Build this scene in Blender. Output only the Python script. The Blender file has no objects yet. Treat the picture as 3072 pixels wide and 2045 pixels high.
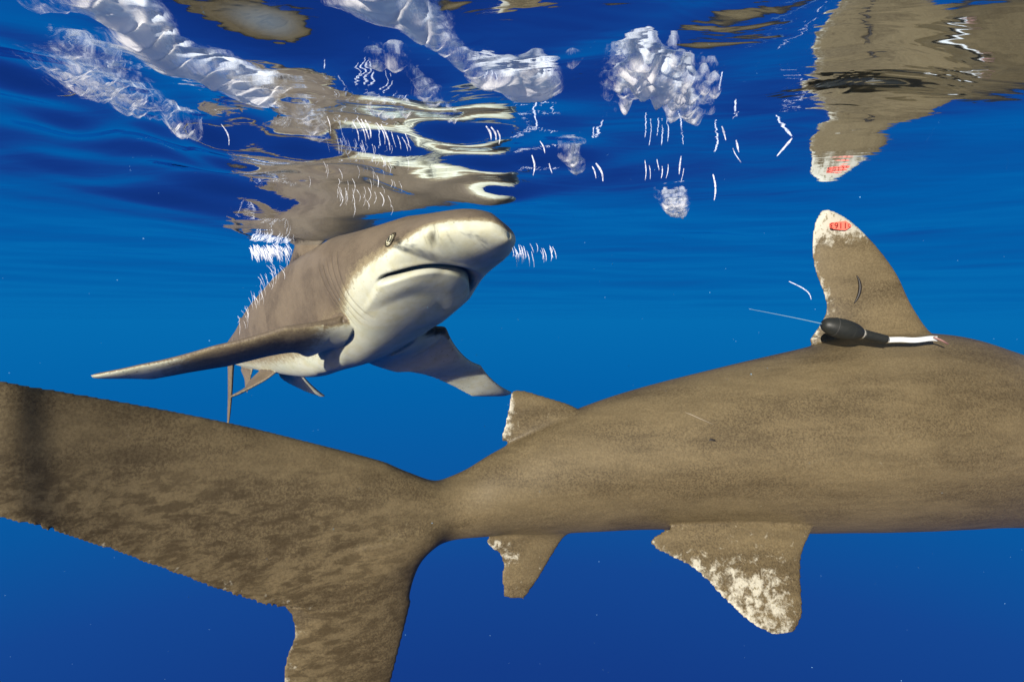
import bpy, math, random
import numpy as np
from mathutils import Vector, Matrix, kdtree, noise as mnoise
rng = np.random.default_rng(7); random.seed(7)
SC = bpy.context.scene; COL = SC.collection
# ------------------------------------------------------------------ camera, world, sun, exposure
F = 569.0; PITCH = math.atan(20.5 / F); SURF = 0.32          # water surface is 0.32 m above the camera
cd = bpy.data.cameras.new('camera'); cam = bpy.data.objects.new('camera', cd); COL.objects.link(cam)
cd.sensor_width = 36; cd.lens = 36 * F / 1024; cd.clip_start = 0.02; cd.clip_end = 2000
cam.location = (0, 0, 0); cam.rotation_euler = (math.pi / 2 - PITCH, 0, 0)
SC.camera = cam
SC.view_settings.view_transform = 'Standard'; SC.view_settings.look = 'None'
SC.view_settings.gamma = 1; SC.view_settings.use_curve_mapping = False
SC.view_settings.exposure = 1.0
SUN_EL = math.radians(12); SUN_AZ = math.radians(-29)         # low sun lamp standing in for a flash, behind the camera and to its left
sdir = Vector((math.sin(SUN_AZ) * math.cos(SUN_EL), -math.cos(SUN_AZ) * math.cos(SUN_EL), math.sin(SUN_EL)))
sd = bpy.data.lights.new('sun', 'SUN'); sd.energy = 5.0; sd.angle = math.radians(0.5); sd.color = (1, .93, .82)
sun = bpy.data.objects.new('sun', sd); COL.objects.link(sun)
sun.rotation_euler = sdir.to_track_quat('Z', 'Y').to_euler()
W = bpy.data.worlds.new('World'); SC.world = W; W.use_nodes = True
nt = W.node_tree; nt.nodes.clear()
out = nt.nodes.new('ShaderNodeOutputWorld')
sky = nt.nodes.new('ShaderNodeTexSky'); sky.sky_type = 'NISHITA'; sky.sun_disc = False
sky.sun_elevation = SUN_EL; sky.sun_rotation = math.atan2(sdir.x, sdir.y)
bs = nt.nodes.new('ShaderNodeBackground'); bs.inputs[1].default_value = 0.15
nt.links.new(sky.outputs[0], bs.inputs[0])
tc = nt.nodes.new('ShaderNodeTexCoord'); sp = nt.nodes.new('ShaderNodeSeparateXYZ'); nt.links.new(tc.outputs['Generated'], sp.inputs[0])
mr = nt.nodes.new('ShaderNodeMapRange'); mr.inputs[1].default_value = -1; mr.inputs[2].default_value = 0.05
nt.links.new(sp.outputs[2], mr.inputs[0])
cr = nt.nodes.new('ShaderNodeValToRGB'); nt.links.new(mr.outputs[0], cr.inputs[0])
# colour of the open water by depth of the line of sight (light scattered in deep sea water)
E_ = cr.color_ramp.elements
stops = [(-1, (.005, .028, .165)), (-.72, (.006, .036, .205)), (-.53, (.0068, .045, .245)), (-.40, (.007, .062, .29)), (-.28, (.003, .094, .35)), (-.12, (.001, .122, .40)), (.0, (.0015, .150, .44)), (.05, (.0015, .153, .445))]
while len(E_) < len(stops): E_.new(.5)
for e, (p_, c_) in zip(E_, stops): e.position = (p_ + 1) / 1.05; e.color = (*c_, 1)
bw = nt.nodes.new('ShaderNodeBackground'); bw.inputs[1].default_value = 0.5
nt.links.new(cr.outputs[0], bw.inputs[0])
ms = nt.nodes.new('ShaderNodeMapRange'); ms.inputs[1].default_value = 0.015; ms.inputs[2].default_value = 0.05
nt.links.new(sp.outputs[2], ms.inputs[0])
mx = nt.nodes.new('ShaderNodeMixShader'); nt.links.new(ms.outputs[0], mx.inputs[0])
nt.links.new(bw.outputs[0], mx.inputs[1]); nt.links.new(bs.outputs[0], mx.inputs[2]); nt.links.new(mx.outputs[0], out.inputs[0])
SC.cycles.use_denoising = True
SC.cycles.max_bounces = 8; SC.cycles.transparent_max_bounces = 16; SC.cycles.caustics_reflective = False; SC.cycles.caustics_refractive = False

# ------------------------------------------------------------------ helpers
cP, sP = math.cos(PITCH), math.sin(PITCH)
def at(u, v, D):                                             # a point on the line of sight of pixel u, v at distance D ahead
    x = (u - 512) / F; z = (340.5 - v) / F
    y2 = cP + z * sP; z2 = z * cP - sP
    k = D / y2
    return np.array((x * k, D, z2 * k))
def on_surface(u, v, h=SURF):
    x = (u - 512) / F; z = (340.5 - v) / F
    y2 = cP + z * sP; z2 = z * cP - sP
    k = h / z2
    return np.array((x * k, y2 * k, h))
def proj(P):
    y = P[:, 1] * cP - P[:, 2] * sP; z = P[:, 1] * sP + P[:, 2] * cP
    return np.stack([512 + F * P[:, 0] / y, 340.5 - F * z / y], 1)
def sstep(a, b, x):
    t = np.clip((x - a) / (b - a), 0, 1); return t * t * (3 - 2 * t)
def catmull(P, n):                                           # resample a list of rows smoothly to n rows
    P = np.asarray(P, float); m = len(P)
    t = np.linspace(0, m - 1, n); i = np.clip(t.astype(int), 0, m - 2); f = (t - i)[:, None]
    g = lambda k: P[np.clip(k, 0, m - 1)]
    p0, p1, p2, p3 = g(i - 1), g(i), g(i + 1), g(i + 2)
    return .5 * (2 * p1 + (p2 - p0) * f + (2 * p0 - 5 * p1 + 4 * p2 - p3) * f ** 2 + (3 * p1 - p0 - 3 * p2 + p3) * f ** 3)
def link(name, me, parent=None, mat=None):
    o = bpy.data.objects.new(name, me); COL.objects.link(o)
    if parent: o.parent = parent
    if mat: me.materials.append(mat)
    return o
def mesh(name, V, Fc, smooth=True, attrs=None):
    me = bpy.data.meshes.new(name)
    me.from_pydata([tuple(v) for v in V] if not isinstance(V, np.ndarray) else V.tolist(), [], Fc if isinstance(Fc, list) else Fc.tolist())
    if smooth: me.polygons.foreach_set('use_smooth', [True] * len(me.polygons))
    for k, a in (attrs or {}).items():
        at_ = me.attributes.new(k, 'FLOAT', 'POINT'); at_.data.foreach_set('value', np.asarray(a, dtype=np.float32))
    me.update(); return me
def tag(o, label=None, cat=None, group=None, kind=None):
    for k, v in (('label', label), ('category', cat), ('group', group), ('kind', kind)):
        if v: o[k] = v
    return o
class Src:                                                   # gathers closed shells with a 'tip' value per vertex
    def __init__(s): s.V = []; s.Fc = []; s.T = []; s.n = 0
    def grid(s, G, tip):                                     # G: stations x around x 3, closed around, capped
        a, b = G.shape[:2]; V = G.reshape(-1, 3); base = s.n
        c0 = G[0].mean(0); c1 = G[-1].mean(0)
        s.V += [V, c0[None], c1[None]]; s.T += [np.asarray(tip).reshape(-1), [np.asarray(tip)[0].mean()], [np.asarray(tip)[-1].mean()]]
        for i in range(a - 1):
            for j in range(b):
                k = (j + 1) % b
                s.Fc.append((base + i * b + j, base + i * b + k, base + (i + 1) * b + k, base + (i + 1) * b + j))
        for j in range(b):
            k = (j + 1) % b
            s.Fc.append((base + a * b, base + k, base + j)); s.Fc.append((base + a * b + 1, base + (a - 1) * b + j, base + (a - 1) * b + k))
        s.n += a * b + 2
    def fin(s, lead, trail, thick, normal, tipf, ns=40, nc=30, ragged=0.0, camber=0.0, lz=.012):
        L = catmull(lead, ns); T = catmull(trail, ns); th = catmull(np.asarray(thick)[:, None], ns)[:, 0]
        c = .5 - .5 * np.cos(np.linspace(0, math.pi, nc)); N = np.asarray(normal, float)
        N = catmull(N, ns) if N.ndim == 2 else np.tile(N, (ns, 1)); N /= np.linalg.norm(N, axis=1)[:, None]
        prof = (np.sqrt(np.clip(c, 0, 1)) * (1 - c) * 2.2 * .8 + .22 * (1 - c ** 6) * np.sqrt(c)); prof[0] = prof[-1] = 0
        ring = []; tip = []
        if ragged:
            r_ = rng.normal(size=ns); r_ = np.convolve(r_, [.25, .5, .25], 'same')
            T = T + (T - L) / np.maximum(np.linalg.norm(T - L, axis=1), 1e-5)[:, None] * (r_ * ragged)[:, None]
        for i in range(ns):
            ch = np.linalg.norm(T[i] - L[i]); t = min(th[i], ch * .5)
            w = np.maximum(prof * t, min(.0043, t) * (np.sin(np.pi * c) ** .3 + .02))
            P = L[i] + (T[i] - L[i]) * c[:, None]
            P = P + N[i] * (camber * ch * 4 * c * (1 - c))[:, None]
            up = P + N[i] * w[:, None]; dn = P - N[i] * w[:, None]
            ring.append(np.concatenate([up, dn[-2:0:-1]]))
            tv = tipf(np.full(nc, i / (ns - 1)), c); tip.append(np.concatenate([tv, tv[-2:0:-1]]))
        G = np.array(ring)
        s.grid(G, np.array(tip))
    def out(s): return np.concatenate(s.V), s.Fc, np.concatenate([np.asarray(t, float) for t in s.T])
def remesh(V, Fc, voxel, smooth=4, soft=None):
    me = mesh('tmp', V, Fc); o = bpy.data.objects.new('tmp', me); COL.objects.link(o)
    m = o.modifiers.new('r', 'REMESH'); m.mode = 'VOXEL'; m.voxel_size = voxel; m.use_smooth_shade = True
    dg = bpy.context.evaluated_depsgraph_get(); e = o.evaluated_get(dg); m2 = bpy.data.meshes.new_from_object(e)
    n = len(m2.vertices); A = np.empty(n * 3); m2.vertices.foreach_get('co', A); A = A.reshape(-1, 3)
    nl = len(m2.loops); li = np.empty(nl, int); m2.loops.foreach_get('vertex_index', li); Q = li.reshape(-1, 4)
    ed = np.empty(len(m2.edges) * 2, int); m2.edges.foreach_get('vertices', ed); ed = ed.reshape(-1, 2)
    bpy.data.objects.remove(o); bpy.data.meshes.remove(me); bpy.data.meshes.remove(m2)
    deg = np.bincount(ed.ravel(), minlength=n)[:, None]
    def lap(X):
        S = np.stack([np.bincount(ed[:, 0], X[ed[:, 1], k], n) + np.bincount(ed[:, 1], X[ed[:, 0], k], n) for k in range(3)], 1)
        return S / deg - X
    for _ in range(smooth): A = A + .55 * lap(A); A = A - .56 * lap(A)
    A = A + .5 * lap(A)
    if soft is not None:                                     # blend a joint: repeated smoothing weighted by soft(A)
        w = soft(A)[:, None]
        for _ in range(90): A = A + .6 * w * lap(A)
    return A, Q
def normals(V, Q):
    n = np.cross(V[Q[:, 2]] - V[Q[:, 0]], V[Q[:, 3]] - V[Q[:, 1]])
    N = np.stack([sum(np.bincount(Q[:, j], n[:, k], len(V)) for j in range(4)) for k in range(3)], 1)
    return N / np.maximum(np.linalg.norm(N, axis=1), 1e-12)[:, None]
def transfer(Vs, Ts, V):
    kd = kdtree.KDTree(len(Vs))
    for i, v in enumerate(Vs): kd.insert(v, i)
    kd.balance(); f = kd.find
    return np.array([Ts[f(v)[1]] for v in V.tolist()])
class NT:
    def __init__(s, name):
        s.m = bpy.data.materials.new(name); s.m.use_nodes = True; s.t = s.m.node_tree; s.t.nodes.clear()
        s.out = s.n('ShaderNodeOutputMaterial')
    def n(s, ty, **kw):
        x = s.t.nodes.new(ty)
        for k, v in kw.items(): setattr(x, k, v)
        return x
    def l(s, a, b): s.t.links.new(a, b)
    def attr(s, name): x = s.n('ShaderNodeAttribute', attribute_name=name); return x.outputs['Fac']
    def math(s, op, a, b=0.0, c=0.0, clamp=False):
        x = s.n('ShaderNodeMath', operation=op, use_clamp=clamp)
        for i, q in enumerate((a, b, c)):
            if isinstance(q, (int, float)): x.inputs[i].default_value = q
            else: s.l(q, x.inputs[i])
        return x.outputs[0]
    def rng(s, a, lo, hi, o0=0.0, o1=1.0, smooth=True):
        x = s.n('ShaderNodeMapRange', interpolation_type='SMOOTHSTEP' if smooth else 'LINEAR')
        s.l(a, x.inputs[0]); x.inputs[1].default_value = lo; x.inputs[2].default_value = hi; x.inputs[3].default_value = o0; x.inputs[4].default_value = o1
        return x.outputs[0]
    def mix(s, f, a, b, mode='MIX'):
        x = s.n('ShaderNodeMix', data_type='RGBA', blend_type=mode)
        if isinstance(f, (int, float)): x.inputs[0].default_value = f
        else: s.l(f, x.inputs[0])
        for i, q in ((6, a), (7, b)):
            if isinstance(q, tuple): x.inputs[i].default_value = (*q, 1)
            else: s.l(q, x.inputs[i])
        return x.outputs[2]
    def noise(s, scale, detail=4, rough=.55, vec=None, dist=0):
        x = s.n('ShaderNodeTexNoise'); x.inputs['Scale'].default_value = scale; x.inputs['Detail'].default_value = detail; x.inputs['Roughness'].default_value = rough; x.inputs['Distortion'].default_value = dist
        if vec: s.l(vec, x.inputs['Vector'])
        return x.outputs['Fac']
    def coord(s, scale=(1, 1, 1), rot=(0, 0, 0)):
        a = s.n('ShaderNodeTexCoord'); m = s.n('ShaderNodeMapping'); m.inputs['Scale'].default_value = scale; m.inputs['Rotation'].default_value = rot
        s.l(a.outputs['Object'], m.inputs[0]); return m.outputs[0]
def simple(name, col, rough=.5, spec=.4, metal=0, nscale=60, namt=.25, bump=.1):
    q = NT(name); b = q.n('ShaderNodeBsdfPrincipled'); nz = q.noise(nscale, 4, vec=q.coord())
    q.l(q.mix(nz, tuple(c * (1 - namt) for c in col), tuple(min(1, c * (1 + namt)) for c in col)), b.inputs['Base Color'])
    b.inputs['Roughness'].default_value = rough; b.inputs['Metallic'].default_value = metal; b.inputs['Specular IOR Level'].default_value = spec
    if bump:
        bp = q.n('ShaderNodeBump'); bp.inputs['Strength'].default_value = bump; bp.inputs['Distance'].default_value = .002; q.l(nz, bp.inputs['Height']); q.l(bp.outputs[0], b.inputs['Normal'])
    q.l(b.outputs[0], q.out.inputs[0]); return q.m

# ------------------------------------------------------------------ materials
def skin_material(name, stretch, brown, brown2, pale, mott, tan):
    q = NT(name); b = q.n('ShaderNodeBsdfPrincipled')
    co = q.coord(); cs = q.coord(*stretch)
    fine = q.noise(230, 3, .75, co); mid = q.noise(70, 5, .65, cs); big = q.noise(9, 4, .5, cs); streak = q.noise(26, 4, .6, cs, .3)
    belly = q.attr('belly'); tip = q.attr('tip'); dark = q.attr('dark'); mo = q.attr('mottle')
    c = q.mix(q.rng(fine, .30, .70), brown, brown2)
    c = q.mix(q.math('MULTIPLY', q.rng(streak, .36, .68), .34), c, tuple(x * .62 for x in brown))
    c = q.mix(q.math('MULTIPLY', q.rng(big, .42, .62), .34), c, tuple(x * 1.35 for x in brown2))
    # blotches
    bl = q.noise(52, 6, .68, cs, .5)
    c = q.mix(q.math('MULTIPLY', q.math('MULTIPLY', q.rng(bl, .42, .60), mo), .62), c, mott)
    # pale underside with a ragged border and peppering of dark spots
    bn = q.math('ADD', belly, q.math('MULTIPLY', q.math('SUBTRACT', mid, .5), .55))
    bn = q.math('ADD', bn, q.math('MULTIPLY', q.math('SUBTRACT', fine, .5), .35))
    bfac = q.rng(bn, .42, .74); c = q.mix(q.math('MULTIPLY', q.rng(bn, .12, .5), .75), c, tan)
    pc = q.mix(q.rng(streak, .35, .7), pale, tuple(x * y for x, y in zip(pale, (.90, .86, .74))))
    pc = q.mix(q.math('MULTIPLY', q.rng(big, .45, .7), .4), pc, tuple(x * y for x, y in zip(pale, (.78, .86, .84))))
    v = q.n('ShaderNodeTexVoronoi'); v.inputs['Scale'].default_value = 95; q.l(co, v.inputs['Vector'])
    sel = q.rng(q.noise(30, 3, .6, co), .5, .62)
    spots = q.math('MULTIPLY', q.rng(v.outputs['Distance'], .34, .18), sel)
    edge = q.rng(belly, 1.0, .55)
    sp_ = q.math('MULTIPLY', spots, q.math('ADD', q.math('MULTIPLY', edge, .8), q.attr('pepper'), clamp=True))
    pc = q.mix(q.math('MULTIPLY', sp_, .75), pc, (.05, .05, .035))
    c = q.mix(bfac, c, pc)
    # worn white tips
    tn = q.math('ADD', tip, q.math('MULTIPLY', q.math('SUBTRACT', q.noise(50, 4, .62, co, .5), .5), 1.7))
    tfac = q.rng(q.math('ADD', tn, q.math('MULTIPLY', q.math('SUBTRACT', fine, .5), .5)), .36, .82)
    wc = q.mix(q.rng(q.noise(120, 3, .6, co), .56, .66), (.32, .305, .25), (.16, .14, .09))
    c = q.mix(tfac, c, wc)
    c = q.mix(dark, c, (.012, .009, .008))
    q.l(c, b.inputs['Base Color'])
    b.inputs['Roughness'].default_value = .5; b.inputs['Specular IOR Level'].default_value = .25
    h = q.math('ADD', q.math('MULTIPLY', fine, .25), q.math('MULTIPLY', mid, .6))
    bp = q.n('ShaderNodeBump'); bp.inputs['Strength'].default_value = .35; bp.inputs['Distance'].default_value = .0016
    q.l(h, bp.inputs['Height']); q.l(bp.outputs[0], b.inputs['Normal']); q.l(b.outputs[0], q.out.inputs[0])
    return q.m
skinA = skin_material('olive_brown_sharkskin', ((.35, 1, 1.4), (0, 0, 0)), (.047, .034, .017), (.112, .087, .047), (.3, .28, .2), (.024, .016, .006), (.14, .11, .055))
skinB = skin_material('bronze_and_white_sharkskin', ((1, 1, 1), (0, 0, 0)), (.078, .060, .042), (.118, .094, .066), (.41, .42, .34), (.08, .06, .03), (.22, .185, .11))

# ------------------------------------------------------------------ water surface
wrng = np.random.default_rng(11)
waves = []
for lam0, lam1, n, slope in ((1.6, 4.0, 7, .016), (.5, 1.3, 10, .016), (.16, .42, 14, .010)):
    for _ in range(n):
        lam = wrng.uniform(lam0, lam1); a = wrng.normal(math.radians(100), .55); k = 2 * math.pi / lam
        waves.append((k * math.cos(a), k * math.sin(a), wrng.uniform(0, 6.28), slope / k * wrng.uniform(.5, 1.2), lam))
swirl = []                                                   # short criss-cross wavelets thrown up by the second shark
for _ in range(12):
    lam = wrng.uniform(.10, .34); a = wrng.uniform(0, math.pi); k = 2 * math.pi / lam
    swirl.append((k * math.cos(a), k * math.sin(a), wrng.uniform(0, 6.28), .066 / k))
def chop_at(X, Y):                                           # water churned up around the second shark's back
    return np.exp(-(((X + .45) / .55) ** 2 + ((Y - 1.0) / .5) ** 2))
def wave_h(X, Y):
    Z = np.zeros_like(X); ch = chop_at(X, Y)
    wx = X + .04 * np.sin(5.1 * Y + 1.3 * X) ; wy = Y + .05 * np.sin(4.3 * X + .7) + .02 * np.sin(13 * X + 5 * Y)
    far = np.sqrt(X * X + Y * Y)
    for kx, ky, ph, am, lam in waves:
        w = 1.0 if lam > 1.4 else np.clip(1.6 - far / (14 * lam), 0, 1)
        g = (1 + (5.0 * ch if lam < 1.4 else 0))
        Z += am * w * g * np.sin(kx * wx + ky * wy + ph)
    ga = lambda x0, y0, sx, sy: np.exp(-((X - x0) / sx) ** 2 - ((Y - y0) / sy) ** 2)
    Z += .085 * (Y - .62) * ga(.20, .60, .24, .16)
    Z += -.038 * ga(-.70, 1.9, .40, .38)
    Z += -.13 * (X - .60) * ga(.62, .72, .22, .20)
    for kx, ky, ph, am in swirl: Z += am * ch * np.sin(kx * (X + .05 * np.sin(9 * Y + 4 * X)) + ky * (Y + .04 * np.sin(11 * X - 3 * Y)) + ph)
    return SURF + Z
gy = np.concatenate([np.linspace(-6, 0, 60)[:-1], np.linspace(0, 3.2, 420)[:-1], 3.2 + (np.linspace(0, 1, 170) ** 2.6) * 240])
gx = np.concatenate([-(3.2 + (np.linspace(0, 1, 70)[::-1] ** 2.6) * 200)[:-1], np.linspace(-3.2, 3.2, 560), (3.2 + (np.linspace(0, 1, 70) ** 2.6) * 200)[1:]])
GX, GY = np.meshgrid(gx, gy); GZ = wave_h(GX, GY)
V = np.stack([GX, GY, GZ], -1).reshape(-1, 3); ny, nx = GX.shape
I = (np.arange(ny - 1)[:, None] * nx + np.arange(nx - 1)[None]).ravel()
Q = np.stack([I, I + 1, I + nx + 1, I + nx], 1)
q = NT('water_surface')
co = q.coord((1, 1, 1)); cst = q.coord((.55, 1.3, 1), (0, 0, .35))
n1 = q.noise(3.2, 3, .45, cst, .6); n2 = q.noise(14, 3, .5, cst, .8)
hh = q.math('ADD', n1, q.math('MULTIPLY', n2, .12))
bp = q.n('ShaderNodeBump'); q.l(q.math('MULTIPLY', q.attr('near'), .35), bp.inputs['Strength']); bp.inputs['Distance'].default_value = .03
q.l(hh, bp.inputs['Height'])
gl = q.n('ShaderNodeBsdfGlossy'); gl.inputs['Roughness'].default_value = .035; q.l(q.mix(q.attr('near'), (1, 1, 1), (.72, .83, .97)), gl.inputs['Color']); q.l(bp.outputs[0], gl.inputs['Normal'])
tr = q.n('ShaderNodeBsdfTransparent'); tr.inputs[0].default_value = (.97, .99, 1, 1)
lw = q.n('ShaderNodeLayerWeight'); lw.inputs[0].default_value = .5          # facing = 1 - cos of the angle of incidence
fac = q.rng(lw.outputs['Facing'], 1 - .74, 1 - .60, .05, 1.0)               # total reflection beyond the critical angle
mx = q.n('ShaderNodeMixShader'); q.l(fac, mx.inputs[0]); q.l(tr.outputs[0], mx.inputs[1]); q.l(gl.outputs[0], mx.inputs[2])
q.l(mx.outputs[0], q.out.inputs[0])
ws = tag(link('water_surface', mesh('water_surface', V, Q, attrs=dict(near=1 / (1 + (np.sqrt(V[:, 0] ** 2 + V[:, 1] ** 2) / 2.2) ** 2))), None, q.m), kind='structure')
ws.visible_shadow = False                                    # shadow switched off so the low sun lamp reaches the sharks

# ------------------------------------------------------------------ shark seen from the side (its tail towards the camera)
def build_side_shark():
    S = Src()
    st = [  # u, v top, v bottom, distance, half width : half height
        (1270, 478, 492, 2.30, 1.5), (1262, 468, 500, 2.27, 1.5), (1235, 450, 512, 2.18, 1.25), (1190, 428, 522, 2.02, 1.0), (1130, 402, 529, 1.80, .85),
        (1075, 380, 529, 1.64, .8), (1024, 361, 528, 1.53, .78), (980, 345, 530, 1.48, .76), (935, 333, 532, 1.44, .75), (870, 334, 534, 1.41, .74), (809, 347, 535, 1.39, .72),
        (739, 363, 533, 1.37, .70), (652, 385, 531, 1.34, .68), (587, 407, 534, 1.31, .66), (539, 430, 537, 1.28, .66), (505, 449, 536, 1.255, .68),
        (478, 464, 539, 1.235, .68), (455, 473, 542, 1.215, .62), (430, 482, 549, 1.19, .50), (400, 484, 558, 1.16, .38), (360, 482, 575, 1.12, .26), (320, 500, 570, 1.085, .16)]
    A = []
    for u, t, b, D, r in st:
        c = at(u, (t + b) / 2, D); A.append((*c, (b - t) / 2 / F * D, r))
    A = catmull(A, 200)
    tan = np.gradient(A[:, :3], axis=0); tan /= np.linalg.norm(tan, axis=1)[:, None]
    th = np.linspace(0, 2 * math.pi, 72, endpoint=False); rings = []
    for i in range(len(A)):
        T = tan[i]; up = np.array((0, 0, 1.)) - T * T[2]; up /= np.linalg.norm(up); lat = np.cross(T, up)
        hgt = A[i, 3]; w = hgt * A[i, 4]
        cs, sn = np.cos(th), np.sin(th)
        y = w * 1.15 * np.sign(cs) * abs(cs) ** np.where(sn > 0, 1.08, 1.5); z = hgt * np.sign(sn) * abs(sn) ** np.where(sn > 0, 1.10, 1.16)
        rings.append(A[i, :3] + lat * y[:, None] + up * z[:, None])
    G = np.array(rings); S.grid(G, np.zeros(G.shape[:2]))
    def PL(pts, D): return [at(u, v, D[i] if hasattr(D, '__len__') else D) for i, (u, v) in enumerate(pts)]
    nrm = (0.12, -1, 0.02)
    # first dorsal fin: large, rounded, pale tip
    S.fin(PL([(952, 352), (934, 336), (923, 324), (909, 301), (897, 275), (882, 253), (867, 236), (851, 221), (836, 212), (827, 209)], 1.42),
          PL([(820, 352), (808, 341), (812, 333), (824, 312), (822, 294), (814, 272), (811, 252), (812, 233), (816, 218), (822, 210)], 1.43),
          [.055, .036, .028, .022, .019, .016, .013, .010, .008, .005], nrm, lambda v, c: np.clip(.98 * sstep(.56, .78, v - .06 * c) + .46 * sstep(.80, 1.0, c), 0, 1), ragged=.0009, ns=70, nc=44)
    # second dorsal fin
    S.fin(PL([(590, 415), (570, 404), (548, 397), (528, 391), (516, 389)], (1.30, 1.30, 1.29, 1.285, 1.28)),
          PL([(525, 450), (502, 440), (505, 424), (509, 405), (511, 392)], (1.27, 1.265, 1.265, 1.265, 1.27)),
          [.026, .016, .011, .008, .005], nrm, lambda v, c: .05 + .55 * sstep(.55, .95, c) * sstep(.1, .3, v) + .1 * v, ragged=.0005)
    # anal fin
    S.fin(PL([(572, 530), (562, 539), (549, 560), (537, 580), (524, 598)], (1.30, 1.30, 1.29, 1.28, 1.27)),
          PL([(500, 528), (484, 541), (501, 556), (502, 578), (503, 596)], (1.26, 1.25, 1.255, 1.26, 1.265)),
          [.022, .013, .010, .008, .004], nrm, lambda v, c: .15 + .34 * sstep(.3, .95, c) * sstep(.12, .3, v) * sstep(.7, .5, v), ragged=.0005)
    # pelvic fins
    for dy, sg in ((-.10, 1), (.10, -1)):
        S.fin([p + np.array((0, dy * k, 0)) for p, k in zip(PL([(800, 518), (784, 536), (778, 552), (775, 568), (771, 583), (762, 595)], 1.37), (.6, .9, 1.1, 1.3, 1.5, 1.6))],
              [p + np.array((0, dy * k, 0)) for p, k in zip(PL([(675, 512), (642, 529), (680, 549), (705, 573), (724, 589), (744, 598)], 1.35), (.6, .8, 1.1, 1.3, 1.5, 1.6))],
              [.022, .015, .011, .009, .007, .004], (.05, -1, .35 * sg), lambda v, c: .16 + .42 * sstep(.12, .5, v) * sstep(.0, .4, c) + .10 * sstep(.85, 1, c), ragged=.0005)
    # pectoral fins, out of the picture to the right
    for sg in (-1, 1):
        b = at(1120, 500, 1.78); o = lambda x, y, z: b + np.array((x, y, z))
        S.fin([o(.05, sg * .02, .05), o(.03, sg * .12, 0), o(-.03, sg * .30, -.10), o(-.13, sg * .50, -.2), o(-.2, sg * .58, -.25)],
              [o(-.17, sg * .02, .03), o(-.19, sg * .10, -.01), o(-.15, sg * .26, -.12), o(-.2, sg * .45, -.22), o(-.23, sg * .56, -.26)],
              [.03, .022, .015, .01, .005], (.2, -.3, 1), lambda v, c: sstep(.7, .9, v), ragged=.001)
    # tail fin: upper lobe coming towards the camera, lower lobe hanging down
    dz = lambda u: 1.19 + (max(u, 0) - 440) * .00085 + min(u, 0) * .0003
    ul = [(470, 482), (440, 479), (405, 468), (370, 457), (304, 440), (239, 424), (150, 406), (60, 390), (0, 380), (-90, 366), (-180, 358), (-235, 358)]
    ut = [(452, 538), (420, 556), (385, 590), (345, 606), (290, 608), (243, 598), (160, 568), (75, 538), (0, 518), (-90, 500), (-180, 470), (-240, 395)]
    S.fin([at(u, v, dz(u)) for u, v in ul], [at(u, v, dz(u) - .01) for u, v in ut], [.04, .042, .042, .040, .034, .028, .022, .017, .014, .011, .008, .004], (.35, -1, .06),
          lambda v, c: .28 * sstep(.86, 1.0, c) * sstep(.25, .4, v), ns=90, nc=50, ragged=.0004)
    ll = [(452, 520), (440, 545), (428, 555), (417, 578), (404, 630), (391, 682), (377, 735), (358, 785)]
    lt = [(300, 560), (285, 600), (292, 618), (294, 636), (286, 658), (284, 690), (298, 740), (340, 792)]
    S.fin([at(u, v, 1.17) for u, v in ll], [at(u, v, 1.07) for u, v in lt], [.036, .034, .03, .024, .017, .013, .010, .005], (.35, -1, .06),
          lambda v, c: .30 * sstep(.80, 1.0, c) * sstep(.25, .4, v), ns=80, nc=44, ragged=.0005)
    Vs, Fc, Ts = S.out()
    V, Q = remesh(Vs, Fc, .0042, 5, lambda A: np.clip(1.25 - np.abs(proj(A)[:, 0] - 440) / 42, 0, 1) * (proj(A)[:, 1] < 600)); N = normals(V, Q)
    if (V * N).sum(1).mean() < 0 and False: pass
    tip = transfer(Vs, Ts, V)
    c0 = V.mean(0)
    if ((V - c0) * N).sum(1).mean() < 0: Q = Q[:, ::-1]; N = -N
    belly = sstep(.93, 1.0, -N[:, 2]) * .5 * (tip < .03)
    px = proj(V)
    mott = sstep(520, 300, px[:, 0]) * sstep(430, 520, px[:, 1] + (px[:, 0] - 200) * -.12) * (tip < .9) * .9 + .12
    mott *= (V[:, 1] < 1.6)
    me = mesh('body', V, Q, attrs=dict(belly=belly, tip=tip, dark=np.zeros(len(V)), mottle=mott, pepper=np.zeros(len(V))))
    return me, V, N
meA, VA, NA = build_side_shark()
rootA = bpy.data.objects.new('shark', None); COL.objects.link(rootA); rootA.location = at(870, 430, 1.41)
tag(rootA, 'brown shark side-on in front, tail towards the viewer, red number tag on its back fin', 'shark', 'oceanic sharks under the surface')
def under(root, o):
    o.parent = root; o.matrix_parent_inverse = Matrix.Translation(root.location).inverted(); return o
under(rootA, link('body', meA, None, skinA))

# ------------------------------------------------------------------ shark coming towards the camera
TL = 2.6
def rodr(r):
    r = np.array(r); th = np.linalg.norm(r); k = r / th; K = np.array([[0, -k[2], k[1]], [k[2], 0, -k[0]], [-k[1], k[0], 0]])
    return np.eye(3) + math.sin(th) * K + (1 - math.cos(th)) * K @ K
RB = rodr((-0.1435171, 0.02008286, -0.82402719)); TB = np.array((-0.05635785, 1.41870465, 0.25122622))
def bend(X, ph=22):                                          # the head lifted, turning the throat to the viewer; X in body lengths
    s = np.linspace(-.02, 1.2, 600); t = np.clip((s - .06) / (.40 - .06), 0, 1); a = np.radians(ph) * (1 - t * t * (3 - 2 * t))
    cx = -np.concatenate([[0], np.cumsum(np.cos(a[1:]) * np.diff(s))]); cz = -np.concatenate([[0], np.cumsum(np.sin(a[1:]) * np.diff(s))])
    A = np.interp(-X[:, 0], s, a); CX = np.interp(-X[:, 0], s, cx); CZ = np.interp(-X[:, 0], s, cz)
    return np.stack([CX - np.interp(0, s, cx) - X[:, 2] * np.sin(A), X[:, 1], CZ - np.interp(0, s, cz) + X[:, 2] * np.cos(A)], 1)
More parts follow.
